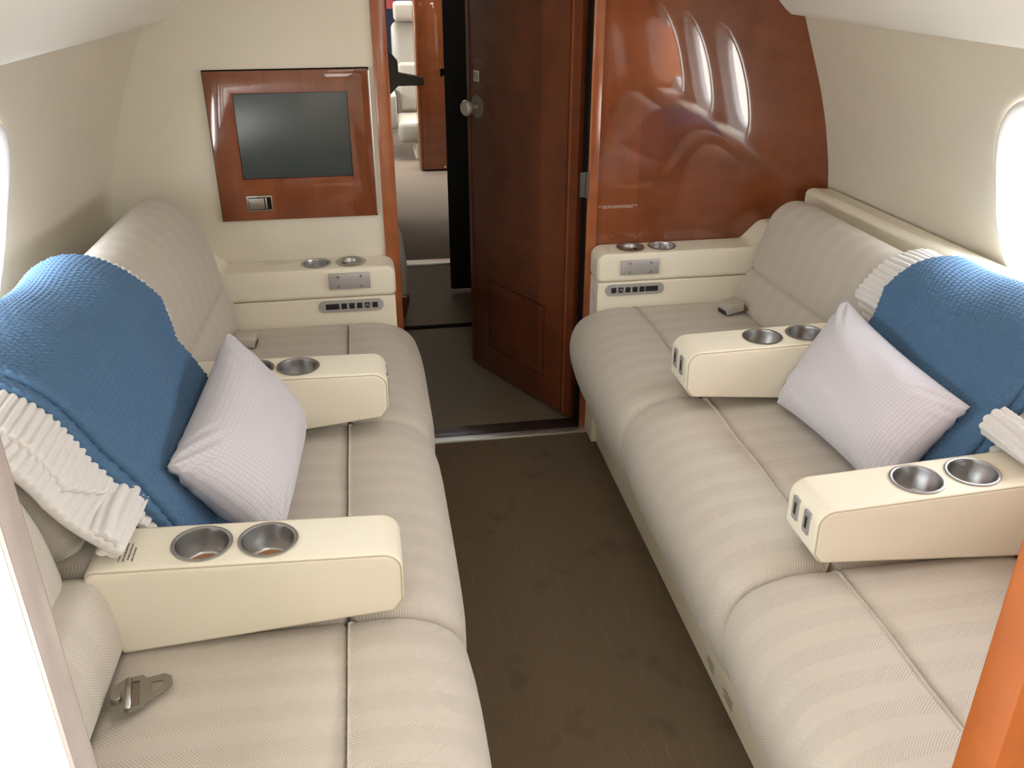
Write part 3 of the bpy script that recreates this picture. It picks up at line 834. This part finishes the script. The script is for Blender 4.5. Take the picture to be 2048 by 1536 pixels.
# ------------------------------------------------------------------ knitted throws
def resample(P, n):
    d = np.concatenate([[0], np.cumsum(np.linalg.norm(np.diff(P, axis=0), axis=1))])
    t = np.linspace(0, d[-1], n)
    return np.column_stack([np.interp(t, d, P[:, k]) for k in range(P.shape[1])]), d[-1]
def drape(name, path, ynear, yfar, th, mat, pattern, side, parent=None, step=.0024, label=None, group=None, wav=.006, seed=0):
    """a folded knit slab: path (x,z) from behind the back down to the seat at yref; ynear(s), yfar(s) its long edges, s in 0..1"""
    P = catmull(path, 10, False); P, Ls = resample(P, 200)
    ns_ = int(Ls / step); P, Ls = resample(P, ns_)
    T = np.gradient(P, axis=0); T /= np.linalg.norm(T, axis=1, keepdims=True)
    Nn = np.stack([T[:, 1], -T[:, 0]], 1)
    if side < 0: Nn = -Nn                      # outward: away from the back, towards aisle / up
    s = np.linspace(0, 1, ns_)
    yn, yf = np.array([ynear(a) for a in s]), np.array([yfar(a) for a in s])
    W = float(np.mean(yf - yn)); nt = int(W / step); ne = 10; nb = 14
    # loop: top (near->far), far edge, bottom, near edge
    loop = []
    for k in range(nt): loop.append((k / (nt - 1), 0.0, 1.0))          # (frac across, edge offset, height factor)
    for k in range(1, ne): a = pi * k / ne; loop.append((1.0, sin(a), cos(a)))
    for k in range(nb): loop.append((1 - k / (nb - 1), 0.0, -1.0))
    for k in range(1, ne): a = pi * k / ne; loop.append((0.0, -sin(a), -cos(a)))
    loop = np.array(loop); K = len(loop)
    fr, eo, hf = loop[:, 0][None, :], loop[:, 1][None, :], loop[:, 2][None, :]
    Y = yn[:, None] + (yf - yn)[:, None] * fr + eo * th / 2
    hh = hf * th / 2
    U = Y; Vv = (s * Ls)[:, None] + 0 * Y
    top = np.clip(hf * 2 + 1, 0, 1) + 0 * Y
    big = wav * (np.sin(Y * 9 + s[:, None] * 5 + seed) * np.sin(s[:, None] * 11 + seed * 2 + Y * 4) + .5 * np.sin(Y * 23 + s[:, None] * 17 + seed))
    if pattern == 'stitch':
        pu, pv = .0135, .0106
        uu = U + .002 * np.sin(Vv * 31 + seed); vv_ = Vv + .0025 * np.sin(U * 27 + seed)
        row = np.floor(vv_ / pv); f = vv_ / pv - row - .5
        g = uu / pu + .5 * (row % 2); g = g - np.floor(g) - .5
        pit = np.exp(-(g / .24) ** 2 - (f / .25) ** 2)
        h = .0060 * (1 - pit) + .0014 * np.cos(2 * pi * f) + .0010 * np.cos(4 * pi * g)
    else:
        pv = .0150
        r = np.abs(np.sin(pi * (Vv + .0035 * np.sin(U * 19 + seed)) / pv)) ** .8
        h = .0070 * r + .0014 * r * np.cos(2 * pi * U / .0062 + pi * np.floor(Vv / pv))
    D = hh + big + h * top - .002
    # ease the edges so that they sag onto the surface below
    X = P[:, 0][:, None] + Nn[:, 0][:, None] * D + side * .055 * (2.62 - Y) * np.clip((P[:, 1] - .56) / .25, 0, 1)[:, None]
    Z = P[:, 1][:, None] + Nn[:, 1][:, None] * D
    V = np.stack([X, Y, Z], -1).reshape(-1, 3)
    i, k = np.meshgrid(np.arange(ns_ - 1), np.arange(K), indexing='ij'); k2 = (k + 1) % K
    F = np.stack([i * K + k, i * K + k2, (i + 1) * K + k2, (i + 1) * K + k], -1).reshape(-1, 4)
    me = bpy.data.meshes.new(name)
    nv, nf = len(V), len(F)
    me.vertices.add(nv); me.vertices.foreach_set('co', V.ravel())
    me.loops.add(nf * 4 + 2 * K); me.polygons.add(nf + 2)
    lv = np.concatenate([F.ravel(), np.arange(K)[::-1], (ns_ - 1) * K + np.arange(K)])
    me.loops.foreach_set('vertex_index', lv.astype(np.int32))
    me.polygons.foreach_set('loop_start', np.concatenate([np.arange(nf) * 4, [nf * 4, nf * 4 + K]]).astype(np.int32))
    me.update(calc_edges=True); me.validate()
    me.polygons.foreach_set('use_smooth', [True] * len(me.polygons))
    if side > 0: me.flip_normals()
    me.materials.append(mat); me.update()
    o = bpy.data.objects.new(name, me); COL.objects.link(o); place(o, parent)
    return o
def off(path, d, side):
    P = np.array(path, float); T = np.gradient(P, axis=0); T /= np.linalg.norm(T, axis=1, keepdims=True)
    n = np.stack([T[:, 1], -T[:, 0]], 1) * (-1 if side < 0 else 1)
    return P + n * d
PL = [(-.735, .74), (-.712, .84), (-.672, .902), (-.615, .926), (-.560, .918), (-.507, .885), (-.467, .830), (-.440, .765), (-.422, .70), (-.406, .635), (-.39, .58), (-.36, .545), (-.31, .533), (-.25, .533)]
PR = [(1.420, .765), (1.418, .795), (1.404, .826), (1.372, .846), (1.325, .846), (1.285, .832), (1.258, .802), (1.236, .745), (1.215, .68), (1.180, .60), (1.155, .555), (1.11, .535), (1.04, .533)]
def lerp(v, xs, ys): return float(np.interp(v, xs, ys))
ARM_IN = .50                                   # where along the path the throw drops below arm height
def throws(side):
    base = PL if side < 0 else PR
    b = .60 if side < 0 else .56
    wl = 'left' if side < 0 else 'right'
    # white throw, lower fold and upper fold
    root = empty('knitted_throw', (-.45 if side < 0 else 1.2, 1.65, .53),
                 'off-white ribbed knit throw with rolled edge under the blue throw, %s divan' % wl, 'throw blanket', 'folded knit throws')
    far = lambda s: lerp(s, [0, .32, b - .05, b + .04, 1], [2.07, 2.055, 1.995, 1.902, 1.895] if side < 0 else [2.02, 2.02, 2.03, 1.902, 1.895])
    nearA = lambda s: lerp(s, [0, .25, b - .04, b + .04, 1], [1.30, 1.305, 1.275, 1.376, 1.378])
    drape('upper_fold', off(base, .017, side), lambda s: lerp(s, [0, .3, b - .03, b + .05, 1], [1.335, 1.335, 1.30, 1.378, 1.38]), far, .016, M['white'], 'rib', side, root, .0024, wav=.004, seed=1 + side)
    cutp = int(len(base) * (.66 if side < 0 else .66))
    lower = off(base, .004, side)[:cutp]
    lower[-1] = base[cutp - 1][0] - side * .03, .708
    lower[-2][1] = max(lower[-2][1], .745)
    drape('lower_fold', lower, lambda s: lerp(s, [0, .5, 1], [1.27, 1.265, 1.262]), lambda s: 1.62, .018, M['white'], 'rib', side, root, .0024, wav=.004, seed=4 + side)
    # the roll that rests on the near arm
    P = []
    cx, cz = (-.412, .7235) if side < 0 else (1.162, .7235)
    for t in np.linspace(0, 1, 14):
        a = -side * (.5 - 4.6 * t) + pi / 2; r = .027 * (1 - .62 * t)
        P.append((cx - side * 0 + r * cos(a), cz + r * sin(a)))
    drape('rolled_end', P, lambda s: 1.262, lambda s: 1.40, .012, M['white'], 'rib', side, root, .0024, wav=.001, seed=7)
    r2 = empty('knitted_throw', (-.45 if side < 0 else 1.2, 1.7, .53),
               'blue chunky knit throw draped over the back of the %s divan' % wl, 'throw blanket', 'folded knit throws')
    bf = lambda s: lerp(s, [0, .30, b - .05, b + .04, 1], [1.965, 1.965, 1.965, 1.896, 1.89] if side < 0 else [1.88, 1.89, 1.925, 1.896, 1.89])
    drape('upper_fold', off(base, .042, side), lambda s: lerp(s, [0, .3, b, 1], [1.455, 1.455, 1.425, 1.40]), bf, .020, M['blue'], 'stitch', side, r2, .0021, wav=.007, seed=2.3 + side)
    drape('under_fold', off(base, .029, side), lambda s: lerp(s, [0, .3, b, 1], [1.425, 1.425, 1.40, 1.388]), lambda s: bf(s) - .006, .014, M['blue'], 'stitch', side, r2, .0028, wav=.006, seed=2.3 + side)
throws(-1); throws(1)

# ------------------------------------------------------------------ pillows
def pillow(side, TF, TN, BF, BN, label, seed):
    TF, TN, BF, BN = map(np.array, (TF, TN, BF, BN))
    nu, nv = 110, 76
    ex = (TN + BN - TF - BF) / 2; ey = (TF + TN - BF - BN) / 2
    Lx, Ly = np.linalg.norm(ex), np.linalg.norm(ey)
    n = np.cross(ex, ey); n /= np.linalg.norm(n)
    if n[0] * -side < 0: n = -n                          # towards the aisle
    g = np.random.default_rng(seed)
    ph = g.uniform(0, 6.28, 8)
    V, UV, F = [], [], []
    for sgn in (1, -1):
        for j in range(nv + 1):
            for i in range(nu + 1):
                u, v = i / nu * 2 - 1, j / nv * 2 - 1
                # sides pulled in between pointed corners
                uu = u * (1 - .055 * (1 - v * v)); vv = v * (1 - .075 * (1 - u * u))
                p = (TF * (1 - uu) * (1 + vv) + TN * (1 + uu) * (1 + vv) + BF * (1 - uu) * (1 - vv) + BN * (1 + uu) * (1 - vv)) / 4
                q = max(0, (1 - abs(u) ** 2.6) * (1 - abs(v) ** 2.6)) ** .55
                sagg = 1 - .10 * v
                h = .093 * q * sagg
                # gathers fanning out from the corners
                cr = max(0, abs(u) * abs(v) - .28) / .72
                wr = .006 * cr * sin(26 * (abs(u) - abs(v)) + ph[0] + u * 3) + .0035 * q * sin(3.1 * u + 4 * v + ph[1]) * sin(5 * v + 2 * u + ph[2])
                wr += .0035 * max(0, abs(u) - .55) * q * sin(v * 21 + ph[3] + u)
                edge = 1 if (abs(u) < 1 and abs(v) < 1) else 0
                V.append(p + n * sgn * (h + wr * edge)); UV.append(((u + 1) / 2 * Lx, (v + 1) / 2 * Ly))
    K = (nu + 1) * (nv + 1)
    for sgn in (0, 1):
        for j in range(nv):
            for i in range(nu):
                a = sgn * K + j * (nu + 1) + i; f = (a, a + 1, a + nu + 2, a + nu + 1)
                F.append(f if sgn == 0 else f[::-1])
    me = bpy.data.meshes.new('cushion'); me.from_pydata([tuple(map(float, p)) for p in V], [], F)
    uvl = me.uv_layers.new(name='UVMap'); vi = np.empty(len(me.loops), dtype=np.int64); me.loops.foreach_get('vertex_index', vi)
    uvl.data.foreach_set('uv', np.array(UV)[vi].ravel())
    bm = bmesh.new(); bm.from_mesh(me); bmesh.ops.remove_doubles(bm, verts=bm.verts, dist=.0004); bmesh.ops.recalc_face_normals(bm, faces=bm.faces); bm.to_mesh(me); bm.free()
    me.polygons.foreach_set('use_smooth', [True] * len(me.polygons)); me.materials.append(M['pillow'])
    o = bpy.data.objects.new('throw_pillow', me); COL.objects.link(o)
    tag(o, label, 'pillow', 'lavender pillows')
    return o
pillow(-1, (-.345, 1.965, .790), (-.400, 1.475, .735), (-.200, 1.935, .545), (-.225, 1.455, .545), 'pale lavender quilted lumbar pillow leaning on the left blue throw', 1)
pillow(1, (1.185, 1.985, .770), (1.190, 1.455, .735), (.985, 1.885, .540), (1.02, 1.435, .545), 'pale lavender quilted lumbar pillow leaning on the right blue throw', 2)

# ------------------------------------------------------------------ seat belts
def belt_box(side, label, loc, rz):
    loc = (loc[0], loc[1], loc[2] + .003)
    root = empty('seat_belt', loc, label, 'seat belt', 'lap belt buckles')
    R = Matrix.Translation(loc) @ Matrix.Rotation(rz, 4, 'Z') @ Matrix.Rotation(radians(-6), 4, 'Y')
    def part(nm, a, b, mt, par, bev=.002):
        bm = bmesh.new(); bmesh.ops.create_cube(bm, size=1)
        c = [(x + y) / 2 for x, y in zip(a, b)]; d = [abs(y - x) for x, y in zip(a, b)]
        for v in bm.verts: v.co = Vector([v.co[k] * d[k] + c[k] for k in range(3)])
        if bev: bmesh.ops.bevel(bm, geom=list(bm.edges), offset=bev, segments=3, profile=.5, affect='EDGES')
        for v in bm.verts: v.co = R @ v.co
        return from_bm(nm, bm, mt, par, True, 40)
    bk = part('buckle', (-.032, -.027, .008), (.032, .027, .038), M['buckle'], root, .004)
    part('lift_lid', (-.030, -.025, .033), (.026, .025, .041), M['buckle'], bk, .002)
    part('slot', (-.0335, -.022, .008), (-.028, .022, .020), M['black'], bk, 0)
    part('strap', (.028, -.022, .004), (.06, .022, .012), M['strap'], root, .002)
belt_box(1, 'grey metal belt buckle on far seat of right divan, against the back', (1.118, 2.525, .518), radians(12))
belt_box(-1, 'grey metal belt buckle on far seat of left divan, behind lavender pillow', (-.392, 2.50, .518), radians(180 - 4))

def tongue():
    O = Vector((-.452, 1.120, .5285)); zr = radians(14)
    root = empty('seat_belt', O, 'flat metal belt tongue with roller bar and triangular hole on near seat of left divan', 'seat belt', 'lap belt buckles')
    A = Vector((cos(zr), sin(zr), .00)); B = Vector((-sin(zr), cos(zr), 0)); C = Vector((0, 0, 1))
    fr = (O, A, B, C)
    # in plate coordinates: a towards the aisle, b across
    outline = [(-.005, -.045), (.040, -.036), (.044, -.027), (.078, -.012), (.088, .000), (.088, .018), (.078, .028), (.050, .029), (.046, .038), (.020, .040), (.006, .032), (-.005, .010)]
    pl = prism('tongue_plate', outline, 0, .0022, M['steel_dark'], root, fr)
    def hole(poly): return prism('cutter', poly, -.01, .02, M['black'], None, fr)
    cut(pl, [hole([(.053, -.010), (.056, .016), (.074, .013), (.076, .003)]), hole([(.018, -.028), (.023, .028), (.040, .027), (.036, -.027)])])
    def W(a, b, c): return O + A * a + B * b + C * c
    tube('roller_bar', [W(.0195, -.033, .005), W(.0245, .031, .005)], .0052, M['steel'], root, False, 14)
    prism('strap', [(.016, -.0265), (.021, .0265), (.040, .026), (.035, -.0265)], -.0006, .0012, M['strap'], root, fr)
    lathe('rivet', [(.0085, .002), (.0085, .009), (.0075, .011), (0, .011)], W(.004, -.004, 0), C, M['steel_dark'], root, 20)
tongue()

# ------------------------------------------------------------------ vestibule and forward cabin furniture
def jump_seat():
    root = empty('jump_seat', (.04, 4.1, 0), 'small bench with pale cushion and cherry wood base beyond the doorway', 'seat')
    prof = fillet([(-.07, .10), (-.07, .30), (.125, .30), (.150, .24), (.150, .10)], [.005, .02, .05, .04, .02], 8)
    loft('seat_cushion', prof, 3.92, 4.5, .03, M['fab'], root, uv=UVR)
    prof = fillet([(-.07, 0), (-.07, .11), (.150, .11), (.150, .075), (.128, 0)], [.004, .004, .01, .03, .004], 5)
    loft('base', prof, 3.93, 4.5, .01, M['wood_door'], root, sharp=40)
jump_seat()
def arm_bracket():
    poly = [(.0, 1.24), (.137, 1.105), (.186, 1.045), (.183, .985), (.313, .965), (.316, .925), (.18, .93), (.136, .880), (.0, .74)]
    root = empty('bracket_arm', (.08, 4.76, 1.0), 'dark grey metal arm bracket reaching into forward doorway', 'bracket')
    prism('arm', poly, 4.742, 4.785, M['graymetal'], root, None, .004)
    lathe('pivot', [(.02, 0), (.02, .006), (0, .008)], (.12, 4.742, 1.0), (0, -1, 0), M['steel_dark'], root, 20)
arm_bracket()
def cabinet():
    root = empty('credenza', (.6, 6.95, 0), 'tall cherry wood cabinet standing on forward cabin carpet beside pale chair', 'cabinet')
    box('body', (.425, 6.84, .012), (.90, 7.15, 1.5), M['wood'], root, .004)
    box('end_moulding', (.400, 6.85, .012), (.426, 7.12, 1.5), M['wood_trim'], root, .006)
    lathe('knob', [(.008, 0), (.008, .006), (0, .008)], (.585, 6.84, .03), (0, -1, 0), M['chrome'], root, 14)
cabinet()
def chair():
    root = empty('cabin_chair', (.46, 7.45, 0), 'pale leather swivel chair with headrest in forward cabin beyond the doorway', 'chair')
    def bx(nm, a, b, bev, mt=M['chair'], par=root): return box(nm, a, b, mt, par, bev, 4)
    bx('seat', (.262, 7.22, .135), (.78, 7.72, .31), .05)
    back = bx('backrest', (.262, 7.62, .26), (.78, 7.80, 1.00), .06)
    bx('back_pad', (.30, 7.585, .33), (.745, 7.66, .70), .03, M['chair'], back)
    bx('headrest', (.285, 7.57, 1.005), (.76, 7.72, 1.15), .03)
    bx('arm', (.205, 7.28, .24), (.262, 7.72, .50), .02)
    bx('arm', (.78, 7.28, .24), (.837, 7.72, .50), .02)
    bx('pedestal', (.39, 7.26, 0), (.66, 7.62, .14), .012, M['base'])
chair()
bag = empty('bag', (.35, 8.75, 1.1), 'dark navy bag with red tag behind forward chair', 'bag')
def bagf():
    bag.location = (.33, 8.9, 0)
    box('body', (.05, 8.80, .60), (.66, 9.1, 1.16), M['navy'], bag, .04)
    box('tag', (.27, 8.785, 1.02), (.34, 8.80, 1.15), M['red'], bag, .003)
    box('strap', (.16, 8.788, .70), (.185, 8.80, 1.12), M['black'], bag, .003)
    st = empty('luggage_shelf', (.33, 8.9, 0), 'cream shelf unit carrying the navy bag at end of forward cabin', 'shelf')
    box('body', (.0, 8.76, 0), (.72, 9.3, .57), M['bulk'], st, .01)
    box('top', (-.02, 8.74, .57), (.74, 9.32, .60), M['wood_trim'], st, .006)
bagf()

# ------------------------------------------------------------------ light
w = bpy.data.worlds.new('sky'); S.world = w; w.use_nodes = True
nt = w.node_tree; bg = nt.nodes['Background']
tc = N(nt, 'ShaderNodeTexCoord'); sp = N(nt, 'ShaderNodeSeparateXYZ'); L(nt, tc.outputs['Generated'], sp.inputs[0])
mr = N(nt, 'ShaderNodeMapRange'); mr.inputs[1].default_value = -.08; mr.inputs[2].default_value = .10
L(nt, sp.outputs[2], mr.inputs[0])
c = mixc(nt, mr.outputs[0], (.80, .77, .71), (.90, .96, 1.0))
L(nt, c, bg.inputs['Color']); bg.inputs['Strength'].default_value = 22.0
# unseen fill lights added under the headliner to brighten the cabin
def add_fill(loc, sx, sy, power, col=(1, .97, .93), spread=180):
    la = bpy.data.lights.new('fill_light', 'AREA'); la.shape = 'RECTANGLE'; la.size = sx; la.size_y = sy; la.energy = power; la.color = col; la.spread = radians(spread)
    o = bpy.data.objects.new('fill_light', la); COL.objects.link(o); o.location = loc; o.rotation_euler = (0, 0, 0)
add_fill((XC, -.4, 1.70), .5, 1.2, 9)
add_fill((XC, 1.5, 1.70), .35, 1.6, 3)
add_fill((XC, 7.2, 1.70), .5, 1.0, 8, spread=70)  # added fill, narrowed to brighten the far forward carpet
add_fill((-.42, -.15, 1.62), .2, .3, 7)  # added fill to whiten the pale partition at near left

# ------------------------------------------------------------------ camera
cd = bpy.data.cameras.new('camera'); cam = bpy.data.objects.new('camera', cd); COL.objects.link(cam)
cam.location = (0, 0, 1.6); cam.rotation_euler = (radians(90 - 26.55), 0, radians(-9.15))
cd.sensor_width = 36; cd.lens = 1790 / 2048 * 36; cd.clip_start = .02
S.camera = cam
S.view_settings.view_transform = 'Standard'; S.view_settings.look = 'None'; S.view_settings.gamma = 1
S.view_settings.use_curve_mapping = False; S.view_settings.exposure = 0.15
S.cycles.use_denoising = True
S.cycles.max_bounces = 10; S.cycles.diffuse_bounces = 6; S.cycles.sample_clamp_indirect = 8
